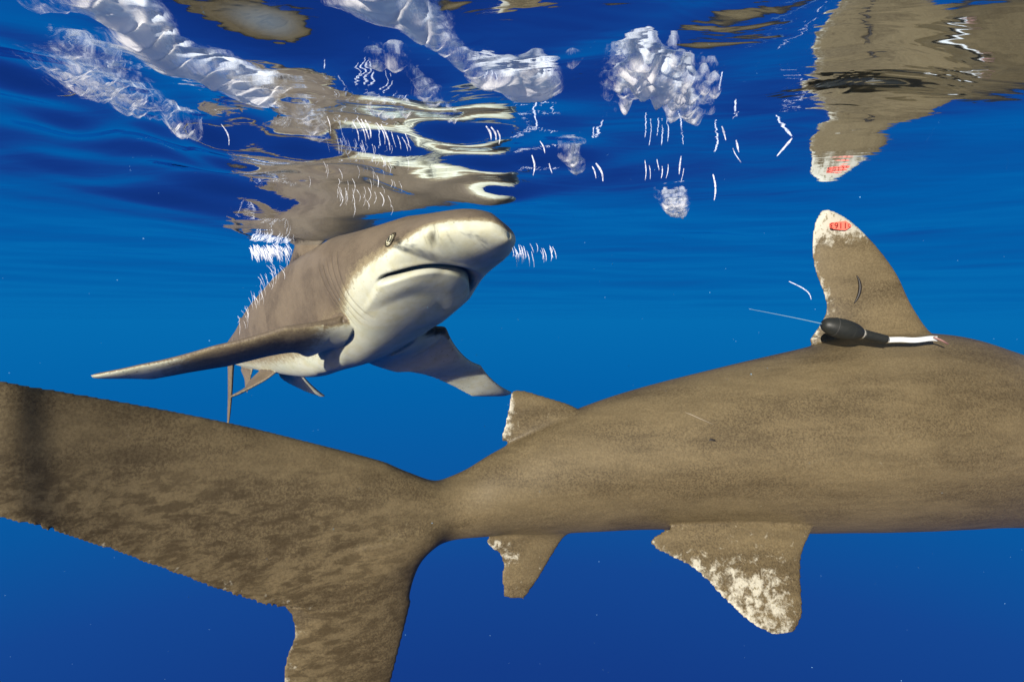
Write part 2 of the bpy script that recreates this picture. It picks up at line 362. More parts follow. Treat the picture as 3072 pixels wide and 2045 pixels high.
LM = [  # local point (in body lengths), picture point
    ((0, 0, 0.002), (509, 234)), ((-.012, -.034, .006), (487, 216)), ((-.09, -.048, -.033), (386.5, 283)), ((-.09, .048, -.033), (476, 287)), ((-.062, 0, -.028), (445, 270)),
    ((-.07, -.055, .006), (393, 239)), ((-.04, -.044, -.004), (431, 230)), ((-.10, -.03, .042), (407, 216)), ((-.18, -.02, .066), (343, 234)),
    ((-.12, .065, -.02), (472, 298)), ((-.17, .072, -.03), (450, 321)), ((-.03, .043, 0), (510, 247)), ((-.05, .052, -.005), (505, 257)), ((-.045, -.03, .024), (456, 209.5)), ((-.02, 0, .019), (492, 214)),
    ((-.17, .045, -.055), (432, 332)), ((-.24, .045, -.06), (393, 356)), ((-.33, .03, -.07), (331, 374)),
    ((-.335, .085, -.056), (393, 371)), ((-.31, .115, -.068), (413, 372)), ((-.335, .18, -.08), (439, 379)), ((-.355, .24, -.08), (471, 395)), ((-.29, .21, -.075), (481, 366)),
    ((-.25, -.14, -.052), (285, 328)), ((-.29, -.21, -.055), (213, 347)), ((-.325, -.27, -.056), (140, 365)), ((-.335, -.085, -.056), (308, 356)), ((-.335, -.18, -.06), (226, 366)), ((-.355, -.24, -.06), (155, 378)),
    ((-.23, -.075, -.035), (337, 314)), ((-.36, 0, .085), (300, 262)), ((-.5, 0, .06), (262, 303)), ((-.75, 0, 0), (232, 352)), ((-.5, -.03, -.05), (268, 372)),
    ((-1.0, 0, .22), (256, 306)), ((-.825, 0, -.118), (228, 424)), ((-.67, 0, .064), (240, 318)),
    ((-.355, -.31, -.055), (94, 374)), ((-.37, .29, -.085), (500, 400)), ((-.225, .080, -.038), (445, 325))]
def warp_fn():
    L = np.array([l[0] for l in LM]); T = np.array([l[1] for l in LM], float)
    D = T - proj(pose0(L * TL)); n = len(L)
    r = lambda A, B: np.linalg.norm(A[:, None] - B[None], axis=2)
    K = r(L, L) + np.eye(n) * .004; P = np.concatenate([np.ones((n, 1)), L], 1)
    M = np.block([[K, P], [P.T, np.zeros((4, 4))]]); M[n + 1:, n + 1:] += -np.eye(3) * .002
    w = np.linalg.solve(M, np.concatenate([D, np.zeros((4, 2))]))
    def f(X): X = X / TL; return r(X, L) @ w[:n] + np.concatenate([np.ones((len(X), 1)), X], 1) @ w[n:]
    return f
def pose0(X): return (bend(X / TL) * TL) @ RB.T + TB
_wf = warp_fn()
def poseB(X):
    out = np.empty_like(X)
    for i in range(0, len(X), 20000):
        P = pose0(X[i:i + 20000]); d = _wf(X[i:i + 20000]); p = proj(P) + d
        x = (p[:, 0] - 512) / F; z = (340.5 - p[:, 1]) / F; y2 = cP + z * sP; z2 = z * cP - sP; k = P[:, 1] / y2
        out[i:i + 20000] = np.stack([x * k, P[:, 1], z2 * k], 1)
    return out
def build_front_shark():
    S = Src()
    st = np.array([  # s, half width, top, bottom
        (0.000, .006, .006, -.004), (.004, .017, .010, -.007), (.012, .029, .015, -.011), (.03, .044, .024, -.018), (.06, .055, .035, -.026), (.10, .063, .047, -.040), (.15, .071, .059, -.052), (.22, .078, .075, -.062),
        (.30, .080, .084, -.070), (.40, .073, .079, -.067), (.50, .058, .062, -.052), (.60, .041, .043, -.037), (.70, .026, .028, -.025), (.75, .021, .022, -.019), (.78, .012, .020, -.014), (.81, .006, .014, -.006)])
    ss = np.concatenate([np.linspace(0, 1, 60) ** 1.7 * 6, np.linspace(6, 15, 110)[1:]])
    i = np.clip(ss.astype(int), 0, 14); f = (ss - i)[:, None]; g = lambda k: st[np.clip(k, 0, 15)]
    p0, p1, p2, p3 = g(i - 1), g(i), g(i + 1), g(i + 2)
    A = .5 * (2 * p1 + (p2 - p0) * f + (2 * p0 - 5 * p1 + 4 * p2 - p3) * f ** 2 + (3 * p1 - p0 - 3 * p2 + p3) * f ** 3)
    th = np.linspace(0, 2 * math.pi, 80, endpoint=False); cs, sn = np.cos(th), np.sin(th); rings = []
    for s, w, t, b in A:
        e = .78 if s < .12 else .78 + .2 * min(1, (s - .12) / .2)
        y = w * np.sign(cs) * abs(cs) ** .95; z = np.where(sn > 0, t * abs(sn) ** 1.0, b * abs(sn) ** e)
        rings.append(np.stack([np.full_like(y, -s), y, z], 1))
    G = np.array(rings) * TL; S.grid(G, np.zeros(G.shape[:2]))
    M = lambda pts: [np.array(p) * TL for p in pts]
    tp = lambda v, c: .5 * sstep(.7, .9, v)
    S.fin(M([(-.28, 0, .07), (-.30, 0, .088), (-.335, 0, .135), (-.37, 0, .18), (-.40, 0, .205), (-.415, 0, .21)]), M([(-.385, 0, .07), (-.41, 0, .088), (-.385, 0, .115), (-.395, 0, .155), (-.41, 0, .185), (-.42, 0, .205)]),
          [.04, .03, .02, .015, .01, .005], (0, 1, 0), tp, ragged=.001)
    for sg in (-1, 1):
        dz = 0 if sg < 0 else -.02
        S.fin(M([(-.205, sg * .05, -.040), (-.225, sg * .085, -.046), (-.25, sg * .14, -.052 + dz * .5), (-.29, sg * .21, -.055 + dz), (-.325, sg * .27, -.056 + dz), (-.352, sg * .305, -.055 + dz), (-.362, sg * .312, -.055 + dz)]),
              M([(-.31, sg * .04, -.047), (-.335, sg * .085, -.056), (-.310, sg * .115, -.058 + dz * .5), (-.335, sg * .18, -.060 + dz), (-.355, sg * .24, -.060 + dz), (-.370, sg * .288, -.057 + dz), (-.371, sg * .306, -.056 + dz)]),
              [.05, .034, .024, .018, .013, .009, .004], (0.0, -.03 * sg, 1), lambda v, c: .42 * sstep(.6, .95, v), ragged=.0012, ns=70, nc=40)
        S.fin(M([(-.47, sg * .02, -.045), (-.49, sg * .04, -.06), (-.515, sg * .07, -.075), (-.53, sg * .09, -.083)]), M([(-.54, sg * .015, -.04), (-.565, sg * .03, -.055), (-.545, sg * .06, -.075), (-.54, sg * .086, -.084)]),
              [.03, .02, .012, .006], (0, -.3 * sg, 1), tp, ragged=.001)
    S.fin(M([(-.61, 0, .03), (-.63, 0, .045), (-.655, 0, .062), (-.665, 0, .066)]), M([(-.665, 0, .022), (-.69, 0, .034), (-.675, 0, .05), (-.672, 0, .062)]), [.02, .012, .008, .004], (0, 1, 0), tp)
    S.fin(M([(-.61, 0, -.03), (-.63, 0, -.045), (-.65, 0, -.065), (-.665, 0, -.075)]), M([(-.66, 0, -.02), (-.685, 0, -.034), (-.67, 0, -.05), (-.672, 0, -.07)]), [.02, .012, .008, .004], (0, 1, 0), tp)
    # tail fin
    S.fin(M([(-.735, 0, .01), (-.77, 0, .03), (-.84, 0, .09), (-.92, 0, .16), (-.985, 0, .215), (-1.0, 0, .225)]), M([(-.77, 0, -.02), (-.82, 0, -.015), (-.875, 0, .05), (-.945, 0, .13), (-.99, 0, .195), (-1.005, 0, .218)]),
          [.03, .02, .016, .012, .008, .004], (0, 1, 0), tp)
    S.fin(M([(-.735, 0, -.005), (-.755, 0, -.03), (-.785, 0, -.075), (-.81, 0, -.11), (-.822, 0, -.12)]), M([(-.82, 0, .01), (-.83, 0, -.015), (-.82, 0, -.05), (-.825, 0, -.09), (-.828, 0, -.115)]),
          [.03, .02, .014, .009, .004], (0, 1, 0), tp)
    Vs, Fc, Ts = S.out()
    V, Q = remesh(Vs, Fc, .0042, 5); N = normals(V, Q)
    if ((V - V.mean(0)) * N).sum(1).mean() < 0: Q = Q[:, ::-1]; N = -N
    tip = transfer(Vs, Ts, V)
    X = V / TL; x, y, z = X.T
    # mouth, a curved slit under the snout; lower jaw fuller behind it
    ay = np.abs(y); xm = -.060 - .036 * (ay / .050) ** 2.3; d = (x - xm)
    vent = sstep(.10, -.2, N[:, 2]) * (z < 0); inm = sstep(.054, .047, ay) * vent
    slope = 1 / np.sqrt(1 + (.036 * 2.3 / .05 * (ay / .05) ** 1.3) ** 2); dn = d * slope
    wdt = .0030 + .0012 * sstep(-.02, .045, y)
    groove = np.exp(-(dn / wdt) ** 2) * inm
    jaw = sstep(-.001, -.006, dn) * sstep(-.045, -.014, dn) * inm
    lip = np.exp(-((dn - .006) / .003) ** 2) * inm
    dz = groove * .0062 - jaw * .0030 - lip * .0008
    # gill slits
    gl = np.zeros(len(V)); side = (ay > .035) & (z > -.052) & (z < .03) & (x < -.14) & (x > -.25)
    for k in range(5):
        xs = -.163 - .0135 * k - .004 * np.cos(z / .03)
        gl = np.maximum(gl, np.exp(-((x - xs) / .0014) ** 2) * side * sstep(-.052, -.042, z) * sstep(.03 - .001 * k, .018, z))
    # nostrils
    no = np.zeros(len(V)); nd = np.zeros(len(V))
    for sg in (-1, 1):
        c = np.array((-.040, sg * .041, -.0095)); dd = X - c
        a = dd @ np.array((.55, sg * .83, 0)); b_ = dd @ np.array((.83, -sg * .55, 0)); c_ = dd[:, 2]
        m = np.exp(-(a / .007) ** 2 - (b_ / .0022) ** 2 - (c_ / .008) ** 2); no = np.maximum(no, m)
        m2 = np.exp(-((a) / .008) ** 2 - ((b_ - .006) / .004) ** 2 - (c_ / .009) ** 2); nd = np.maximum(nd, m2)
    wr = np.zeros(len(V))                                   # soft folds on the throat
    for k, (fx, fy, ph) in enumerate(((60, 25, 0), (95, -40, 1.3), (40, 70, 2.2), (150, 60, .4))): wr += np.sin(fx * x + fy * y + ph + 2 * np.sin(30 * y + 20 * x)) / (k + 2)
    fold = wr * sstep(.2, -.5, N[:, 2]) * sstep(-.085, -.13, x) * sstep(-.42, -.3, x) * (ay < .08)
    off = (-groove * .0062 + jaw * .0026 + lip * .0008 - gl * .0012 - no * .0016 + nd * .0006 + fold * .00045) * TL
    V = V + N * off[:, None]
    sm = np.clip(-N[:, 2], -1, 1)
    belly = sstep(-.48, .52, sm - .50 * sstep(-.10, -.24, x) - .14 * sstep(-.0, -.1, x) + .26 * sstep(-.06, -.02, x))
    finlow = (ay > .095)
    belly = np.where(finlow, sstep(-.1, .3, sm), belly)
    belly = belly * np.where((y < -.05) & (x < -.18), 1 - sstep(-.062, -.125, y) * (1 - sstep(-.19, -.30, y)) * .72, 1)  # right front fin's underside browned: its shade put into the colour
    pepper = finlow * .9 + .25 * sstep(.03, .05, ay) * (x > -.2)
    dark = np.clip(np.exp(-(dn / .0024) ** 2) * inm * .95 + gl * .45 + no * .9, 0, 1)
    global mapB
    me = mesh('body', poseB(V), Q, attrs=dict(belly=belly, tip=tip, dark=dark, mottle=np.full(len(V), .05), pepper=pepper))
    return me, V, N
meB, VB, NB = build_front_shark()
rootB = bpy.data.objects.new('shark', None); COL.objects.link(rootB); rootB.location = poseB(np.array([(-.3 * TL, 0, 0)]))[0]
tag(rootB, 'shark coming head-on with pale throat, spread side fins and a closed downturned mouth', 'shark', 'oceanic sharks under the surface')
under(rootB, link('body', meB, None, skinB))
# eyes
eye_m = simple('eye_pale', (.42, .40, .27), .2, .6, nscale=300); ring_m = simple('eyelid', (.035, .028, .016), .5, .3); pup_m = simple('pupil', (.02, .018, .015), .15, .6, bump=0)
for sg in (-1, 1):
    t = np.array((-.072, sg * .057, .006)) * TL; i = int(np.argmin(((VB - t) ** 2).sum(1))); c = VB[i]; n = NB[i]
    lon = np.array((0, 0, 1.)) - n * n[2]; lon /= np.linalg.norm(lon); wid = np.cross(lon, n)
    def dome(rx, ry, h, lift, k=14, m=28):
        Vv = [c + n * (lift + h)]; Ff = []
        for a in range(1, k + 1):
            r = a / k
            for b in range(m):
                an = 2 * math.pi * b / m
                Vv.append(c + wid * rx * r * math.cos(an) + lon * ry * r * math.sin(an) + n * (lift + h * math.sqrt(max(0, 1 - r * r)) - (.004 if a == k else 0)))
        for b in range(m): Ff.append((0, 1 + b, 1 + (b + 1) % m))
        for a in range(k - 1):
            for b in range(m): Ff.append((1 + a * m + b, 1 + (a + 1) * m + b, 1 + (a + 1) * m + (b + 1) % m, 1 + a * m + (b + 1) % m))
        return poseB(np.array(Vv)), Ff
    def torus(rx, ry, r, lift, m=36, k=8):
        Vv = []; Ff = []
        for a in range(m):
            an = 2 * math.pi * a / m; d = wid * math.cos(an) + lon * math.sin(an); p = c + wid * rx * math.cos(an) + lon * ry * math.sin(an) + n * lift
            for b in range(k): bn = 2 * math.pi * b / k; Vv.append(p + d * r * math.cos(bn) + n * r * math.sin(bn))
        for a in range(m):
            for b in range(k): Ff.append((a * k + b, ((a + 1) % m) * k + b, ((a + 1) % m) * k + (b + 1) % k, a * k + (b + 1) % k))
        return poseB(np.array(Vv)), Ff
    e = under(rootB, link('eye', mesh('eye', *dome(.0100, .0160, .0065, .000)), None, eye_m))
    for nm, g_, mt in (('eyelid', torus(.0120, .0185, .0022, .0005), ring_m), ('iris_ring', torus(.0074, .0125, .0010, .0042), ring_m), ('pupil', dome(.0030, .0090, .0016, .0060), pup_m)):
        o = link(nm, mesh(nm, *g_), None, mt); o.parent = e; o.matrix_parent_inverse = (Matrix.Translation(rootB.location)).inverted() @ Matrix.Identity(4)
        o.matrix_parent_inverse = Matrix.Identity(4)
        # the eye carries the root's inverse already: its own world matrix is the identity

# ------------------------------------------------------------------ small builders
def tube(pts, rad, m=14, cap=True):
    P = np.asarray(pts, float); n = len(P); rad = np.broadcast_to(rad, (n,)) if np.ndim(rad) == 0 else np.asarray(rad)
    T = np.gradient(P, axis=0); T /= np.linalg.norm(T, axis=1)[:, None]; V = []; Fc = []
    u = np.cross(T[0], (.1, .2, 1)); u /= np.linalg.norm(u)
    for i in range(n):
        u = u - T[i] * (u @ T[i]); u /= np.linalg.norm(u); w = np.cross(T[i], u)
        for b in range(m): an = 2 * math.pi * b / m; V.append(P[i] + (u * math.cos(an) + w * math.sin(an)) * rad[i])
    for i in range(n - 1):
        for b in range(m): Fc.append((i * m + b, i * m + (b + 1) % m, (i + 1) * m + (b + 1) % m, (i + 1) * m + b))
    if cap: Fc.append(tuple(range(m))[::-1]); Fc.append(tuple(range((n - 1) * m, n * m)))
    return V, Fc
def child(root, name, V, Fc, mat, smooth=True): return under(root, link(name, mesh(name, V, Fc, smooth), None, mat))
def slab(poly, nrm, t):                                      # polygon of 3-D points given thickness t along nrm
    P = np.asarray(poly); n = len(P); nrm = np.asarray(nrm, float)
    V = list(P) + list(P + nrm * t); Fc = [tuple(range(n)), tuple(range(2 * n - 1, n - 1, -1))]
    for i in range(n): k = (i + 1) % n; Fc.append((i, i + n, k + n, k)); 
    return V, Fc
# number tag and scar on the back fin
from mathutils.bvhtree import BVHTree
bvh = BVHTree.FromPolygons([tuple(v) for v in VA.tolist()], [tuple(p.vertices) for p in meA.polygons])
def hit(u, v):
    d = at(u, v, 1.0); d = d / np.linalg.norm(d); h = bvh.ray_cast(Vector((0, 0, 0)), Vector(d)); return np.array(h[0]) if h[0] else None
red_m = simple('coral_plastic', (.72, .13, .09), .4, .4, namt=.08, nscale=20); ink = simple('dark_print', (.10, .012, .010), .6, .2, bump=0)
tag_px = [(830.0, 223.2), (831.5, 222.2), (845.5, 220.6), (846.6, 221.0), (850.0, 223.4), (851.6, 224.8), (850.6, 226.6), (846.0, 229.6), (845.0, 230.0), (832.0, 228.6), (830.6, 228.0)]
pc = hit(840, 225); dT = pc[1] - .007
tp_ = [at(u, v, dT) for u, v in tag_px]
nt_ = child(rootA, 'number_tag', *slab(tp_[::-1], (0, 1, 0), .0035), red_m, False)
cu = bpy.data.curves.new('number', 'FONT'); cu.body = '1163'; cu.size = 6.6 / F * dT * 1.25; cu.align_x = 'CENTER'; cu.align_y = 'CENTER'; cu.extrude = .0003; cu.offset = .00016; cu.space_character = 1.08
to = bpy.data.objects.new('number_tmp', cu); COL.objects.link(to)
tme = bpy.data.meshes.new_from_object(to.evaluated_get(bpy.context.evaluated_depsgraph_get())); bpy.data.objects.remove(to)
cpt = at(838.6, 225.0, dT - .0006)
tme.transform(Matrix.Translation(cpt) @ Matrix.Rotation(math.radians(180 - 1), 4, 'Y') @ Matrix.Rotation(math.pi / 2, 4, 'X'))
no_ = link('number', tme, nt_, ink)
Vr, Fr = tube([at(849.4 + 1.1 * math.cos(a), 225.1 + 1.5 * math.sin(a), dT - .0006) for a in np.linspace(0.9, 5.4, 16)], .0007, 6)
child(rootA, 'tag_rivet', Vr, Fr, ink)
black_m = simple('scar_black', (.012, .010, .009), .5, .3); 
sc_ = [(856.2, 275.0), (858.6, 280), (859.6, 286), (859.0, 292), (856.8, 298), (853.6, 303)]
pts = [hit(u, v) for u, v in sc_]
if all(p is not None for p in pts):
    P = catmull([p - np.array((0, .0005, 0)) for p in pts], 24); V1, F1 = tube(P - np.array((0, .0012, 0)), .0040 * np.sin(np.linspace(.12, math.pi - .12, 24)) ** .8, 8)
    child(rootA, 'scar', V1, F1, black_m)
# body marks: a small dark nick and a pale scratch on the flank
for nm, px_, r_, mt in (('nick', [(709, 440.2), (711, 439.2), (714, 439.8), (716, 440.4)], .0028, black_m), ('scratch', [(684, 411.5), (692, 414.5), (702, 419), (716, 425)], .0014, simple('healed_scratch', (.15, .125, .09), .5, .3))):
    P = catmull([hit(u, v) - np.array((0, -.0006, 0)) for u, v in px_], 18); V1, F1 = tube(P, r_ * (np.sin(np.linspace(.15, math.pi - .15, 18)) ** .8), 8); child(rootA, nm, V1, F1, mt)
# satellite tag trailing on a short white tether
rub = simple('black_housing', (.012, .013, .011), .5, .3, nscale=120); steel = simple('steel_band', (.55, .52, .42), .3, .5, metal=.7); tapem = simple('white_tether', (.50, .52, .52), .5, .3)
dS = 1.27
rootT = bpy.data.objects.new('satellite_tag', None); COL.objects.link(rootT); rootT.location = at(848, 331, dS)
tag(rootT, 'black bulb-shaped tracking tag lying at the foot of the tall back fin', 'tracking tag')
ax = [at(u, v, dS) for u, v in ((821.5, 323), (846, 329.5), (864, 333.6))]
k = np.linspace(0, 1, 26); P = catmull(ax, 26); R_ = 10.2 / F * dS * np.clip(np.sin(np.pi * np.clip(k, 0, 1) ** .85), 0, 1) ** .55; R_[-3:] = np.maximum(R_[-3:], 3.4 / F * dS); R_[0] = .0006
child(rootT, 'float_bulb', *tube(P, R_, 24), rub)
P = catmull([at(u, v, dS) for u, v in ((861, 333), (864.5, 333.9))], 8); child(rootT, 'clamp_band', *tube(P, 4.7 / F * dS, 20), steel)
P = catmull([at(u, v, dS) for u, v in ((863, 333.6), (874, 336.2), (886, 339.0))], 12); child(rootT, 'sleeve', *tube(P, np.linspace(5.0, 4.2, 12) / F * dS, 20), rub)
P = catmull([at(u, v, dS) for u, v in ((885.5, 338.8), (889, 339.4))], 8); child(rootT, 'crimp', *tube(P, np.linspace(3.6, 2.0, 8) / F * dS, 14), steel)
for t_ in (.30, .62):                                         # moulded seams round the float
    i_ = int(t_ * 25); Pf = catmull(ax, 26); Rf = 10.2 / F * dS * math.sin(math.pi * t_ ** .85) ** .55 + .0003
    child(rootT, 'seam', *tube([Pf[i_] - (Pf[i_ + 1] - Pf[i_]) * .12, Pf[i_] + (Pf[i_ + 1] - Pf[i_]) * .12], Rf, 28), simple('seam_rubber', (.03, .03, .028), .6, .2))
child(rootT, 'anchor_pin', *tube([at(934, 336.8, dS + .02), at(941, 339.6, dS + .02), at(948, 343.5, dS + .02)], .0022, 8), simple('anchor_pink', (.22, .12, .11), .5, .3))
def ribbon(px, D, hw):
    P = catmull([at(u, v, d) for (u, v), d in zip(px, D)], 30); V = []; Fc = []
    for p in P:
        for dy, dz in ((-.0012, -hw), (-.0012, hw), (.0012, hw), (.0012, -hw)): V.append(p + np.array((0, dy, dz)))
    for i in range(29):
        for b in range(4): Fc.append((i * 4 + b, i * 4 + (b + 1) % 4, i * 4 + 4 + (b + 1) % 4, i * 4 + 4 + b))
    Fc += [(3, 2, 1, 0), (116, 117, 118, 119)]; return V, Fc
child(rootT, 'tether', *ribbon([(888, 339.3), (900, 339.0), (915, 339.6), (930, 338.0), (937, 338.2)], (dS, dS + .005, dS + .01, dS + .02, dS + .03), 2.5 / F * dS), tapem, False)
an_m = simple('antenna_wire', (.12, .22, .3), .4, .4, bump=0)
child(rootT, 'antenna', *tube(catmull([at(u, v, dS) for u, v in ((823, 323.5), (800, 318.5), (775, 313.5), (749, 308.5))], 20), np.linspace(.5, .2, 20) / F * dS, 6), an_m)

# ------------------------------------------------------------------ foam under the surface, its smooth streaks standing in for sky glare
fm = NT('foam_and_glare_white'); b = fm.n('ShaderNodeBsdfDiffuse'); t2 = fm.n('ShaderNodeBsdfTranslucent'); b.inputs[0].default_value = (.97, .96, .97, 1); t2.inputs[0].default_value = (.95, .95, .96, 1)
m1 = fm.n('ShaderNodeMixShader'); m1.inputs[0].default_value = .5; fm.l(b.outputs[0], m1.inputs[1]); fm.l(t2.outputs[0], m1.inputs[2])
tr = fm.n('ShaderNodeBsdfTransparent'); m2 = fm.n('ShaderNodeMixShader')
co = fm.coord((1.2, .6, .3), (0, 0, .7)); d_ = fm.attr('cover'); nz = fm.noise(85, 7, .72, co, .5)
a_ = fm.rng(fm.math('ADD', d_, fm.math('MULTIPLY', fm.math('SUBTRACT', nz, .5), 1.9)), .0, 1.15)
fm.l(a_, m2.inputs[0]); fm.l(tr.outputs[0], m2.inputs[1]); fm.l(m1.outputs[0], m2.inputs[2]); fm.l(m2.outputs[0], fm.out.inputs[0])
bp = fm.n('ShaderNodeBump'); bp.inputs['Strength'].default_value = .3; bp.inputs['Distance'].default_value = .003; fm.l(nz, bp.inputs['Height']); fm.l(bp.outputs[0], b.inputs['Normal'])
def vnoise(X, Y, f, seed, ax=1.0, ay=1.0):
    r_ = np.random.default_rng(seed); o = np.zeros_like(X)
    for i in range(14):
        a = r_.uniform(0, 6.28); k = f * r_.uniform(.6, 1.9); o += np.sin(k * (ax * X * math.cos(a) + ay * Y * math.sin(a)) + r_.uniform(0, 6.28) + 1.2 * np.sin(k * .6 * (ay * Y * math.cos(a) - ax * X * math.sin(a)) + i))
    return o / 5.0
def foam(px, label, seed, feather=.022, thick=.014, lump=.010, f=60, dens=1.0, step=.0032, aniso=(1, 1)):
    P = np.array([on_surface(u, v)[:2] for u, v in px]); lo = P.min(0) - .02; hi = P.max(0) + .02
    x = np.arange(lo[0], hi[0], step); y = np.arange(lo[1], hi[1], step); X, Y = np.meshgrid(x, y)
    n = len(P); D = np.full(X.shape, 9.); ins = np.zeros(X.shape, bool)
    for i in range(n):
        a, b_ = P[i], P[(i + 1) % n]; e = b_ - a; L2 = e @ e + 1e-12
        t = np.clip(((X - a[0]) * e[0] + (Y - a[1]) * e[1]) / L2, 0, 1); D = np.minimum(D, np.hypot(X - a[0] - t * e[0], Y - a[1] - t * e[1]))
        c = ((a[1] > Y) != (b_[1] > Y)) & (X < e[0] * (Y - a[1]) / (e[1] if abs(e[1]) > 1e-9 else 1e-9) + a[0]); ins ^= c
    S_ = np.where(ins, D, -D) + feather * .35 * vnoise(X, Y, f * 1.2, seed)
    dn = np.clip(S_ / feather, -.4, 1); th = np.clip(S_ / (feather * 1.3), 0, 1) ** .6
    lumps = .5 + .5 * vnoise(X, Y, f, seed + 1, *aniso)
    rdg = .4 * np.abs(vnoise(X, Y, f * 5, seed + 5, .35 * aniso[0], 1.3 * aniso[1])) * .0050 + np.abs(vnoise(X, Y, f * 2.2, seed + 7, .5, 1.2)) * .005
    T = th * (thick * .25 + lump * np.abs(lumps) + thick * .3 * (.5 + .5 * vnoise(X, Y, f * .4, seed + 2, *aniso)) + rdg)
    for per, sl, wp, sd_ in (((.030, .40, .022, 11), (.010, .16, .009, 17)) if f < 50 else ((.026, .42, .016, 11), (.010, .34, .007, 17))):  # scalloped froth, each scallop hanging lower on its far side
        ph = (Y + wp * vnoise(X, Y, 55 / (per / .02), seed + sd_) + .35 * X) / per
        fr = ph - np.floor(ph); T = T + th * per * sl * fr * sstep(1.0, .72, fr) * 1.15
    top = wave_h(X, Y) - .004; keep = S_ > -feather * .15
    ids = -np.ones(X.shape, int); kk = keep[:-1, :-1] & keep[1:, :-1] & keep[:-1, 1:] & keep[1:, 1:]
    use = np.zeros(X.shape, bool)
    for a in (slice(0, -1), slice(1, None)):
        for b_ in (slice(0, -1), slice(1, None)): use[a, b_] |= kk
    ids[use] = np.arange(use.sum()); n0 = use.sum()
    V = np.stack([X[use], Y[use], (top - np.maximum(T, .0002))[use]], 1); Vt = np.stack([X[use], Y[use], top[use]], 1)
    q0, q1, q2, q3 = ids[:-1, :-1][kk], ids[:-1, 1:][kk], ids[1:, 1:][kk], ids[1:, :-1][kk]
    Fb = np.stack([q0, q3, q2, q1], 1)
    me = mesh('white_patch', V, Fb, True, dict(cover=dn[use] * dens))
    return tag(link('white_patch', me, None, fm.m), label, 'foam', 'white foam under the surface')
foam([(30, -40), (150, -50), (162, 0), (173, 17), (190, 31), (208, 39), (226, 47), (245, 55), (264, 64), (280, 70), (289, 76), (292, 88), (292, 100), (278, 100), (264, 96), (248, 92), (233, 87), (217, 80), (202, 72), (186, 68), (171, 67), (158, 66), (148, 62), (138, 60), (129, 53), (118, 43), (109, 33), (98, 20), (85, 10), (70, 16), (54, 5), (40, -5)],  # white sheet for bright sky showing through a steep wave face
     'long white sky-glare streak built as foam, from the top left corner down right', 1, .042, .012, .008, 40, 1.35, step=.0024, aniso=(1.6, .5))
foam([(290, 95), (300, 99), (311, 103), (320, 111), (326, 120), (327, 135), (318, 136), (308, 132), (299, 122), (293, 110)], 'greyish foam tuft at the lower end of the long left streak', 2, .03, .008, .006, 70, .5)
foam([(320, -45), (420, -50), (429, 0), (440, 13), (448, 20), (456, 29), (464, 38), (471, 46), (481, 55), (490, 58), (499, 59), (515, 55), (535, 52), (548, 54), (556, 61), (561, 70), (558, 79), (546, 86), (528, 91), (512, 88), (499, 85), (494, 74), (482, 72), (470, 68), (460, 61), (445, 48), (432, 40), (420, 31), (404, 20), (388, 13), (374, 11), (361, 8), (345, 4), (325, 1)],  # second sheet imitating overexposed sky through the waves
     'sky-glare arm built as white foam from the top edge ending in a rounded knob', 3, .032, .014, .008, 36, 1.45, step=.0024)
foam([(606, 70), (607, 60), (616, 52), (627, 46), (638, 43), (649, 41), (661, 44), (673, 50), (680, 57), (688, 61), (695, 62), (704, 68), (712, 77), (708, 86), (705, 93), (707, 103), (703, 113), (694, 114), (684, 110), (674, 110), (666, 105), (661, 97), (655, 92), (646, 88), (636, 88), (628, 92), (618, 98), (611, 88)],
     'ragged lumpy clump of white foam in the upper middle', 4, .044, .014, .016, 120, 1.1, step=.0024)
foam([(20, 60), (70, 40), (120, 70), (150, 88), (163, 108), (160, 122), (140, 122), (125, 118), (112, 112), (98, 106), (80, 105), (45, 90)], 'thin see-through film of broken foam below the long left streak', 50, .03, .004, .003, 60, .34, aniso=(1.8, .6))
foam([(372, 40), (395, 42), (430, 70), (450, 100), (466, 118), (452, 114), (430, 92), (405, 66)], 'narrow combed band of bright ripple froth below the foam arm', 70, .016, .005, .004, 90, .55, aniso=(2.2, .5))
small_f = [((362, 46), (376, 46), (396, 53), (394, 57), (378, 55), (366, 51), 'thin white foam sliver left of the foam arm'),
           ((360, 86), (372, 84), (386, 90), (398, 96), (396, 101), (382, 97), (368, 92), 'elongated foam blob in the rippled reflection'),
           ((392, 84), (404, 86), (414, 93), (412, 100), (402, 98), (396, 92), 'short rounded foam blob beside the elongated one'),
           ((565, 57), (573, 53), (582, 54), (580, 59), (570, 61), 'small foam fleck right of the foam knob'),
           ((598, 59), (604, 54), (612, 51), (608, 56), (601, 61), 'thin foam fleck touching the left of the foam clump'),
           ((154, 106), (166, 108), (180, 120), (190, 126), (206, 134), (204, 138), (188, 134), (172, 134), (162, 122), 'pale foam smear below the long left streak'),
           ((560, 149), (572, 145), (582, 149), (584, 157), (576, 159), (566, 155), 'small soft foam puff below the foam knob'),
           ((654, 179), (664, 184), (676, 184), (690, 183), (690, 194), (683, 200), (673, 201), (664, 196), 'faint fan-shaped veil of fine bubbles hanging in open blue water'),
           ((712, 79), (720, 80), (724, 84), (716, 88), (710, 85), 'small foam crumb right of the foam clump')]
for i, f_ in enumerate(small_f): foam(list(f_[:-1]), f_[-1], 20 + i, .012 + .004 * (i in (5, 6)), .008, .006, 90, .5 if i in (5, 7) else .8, .0025)

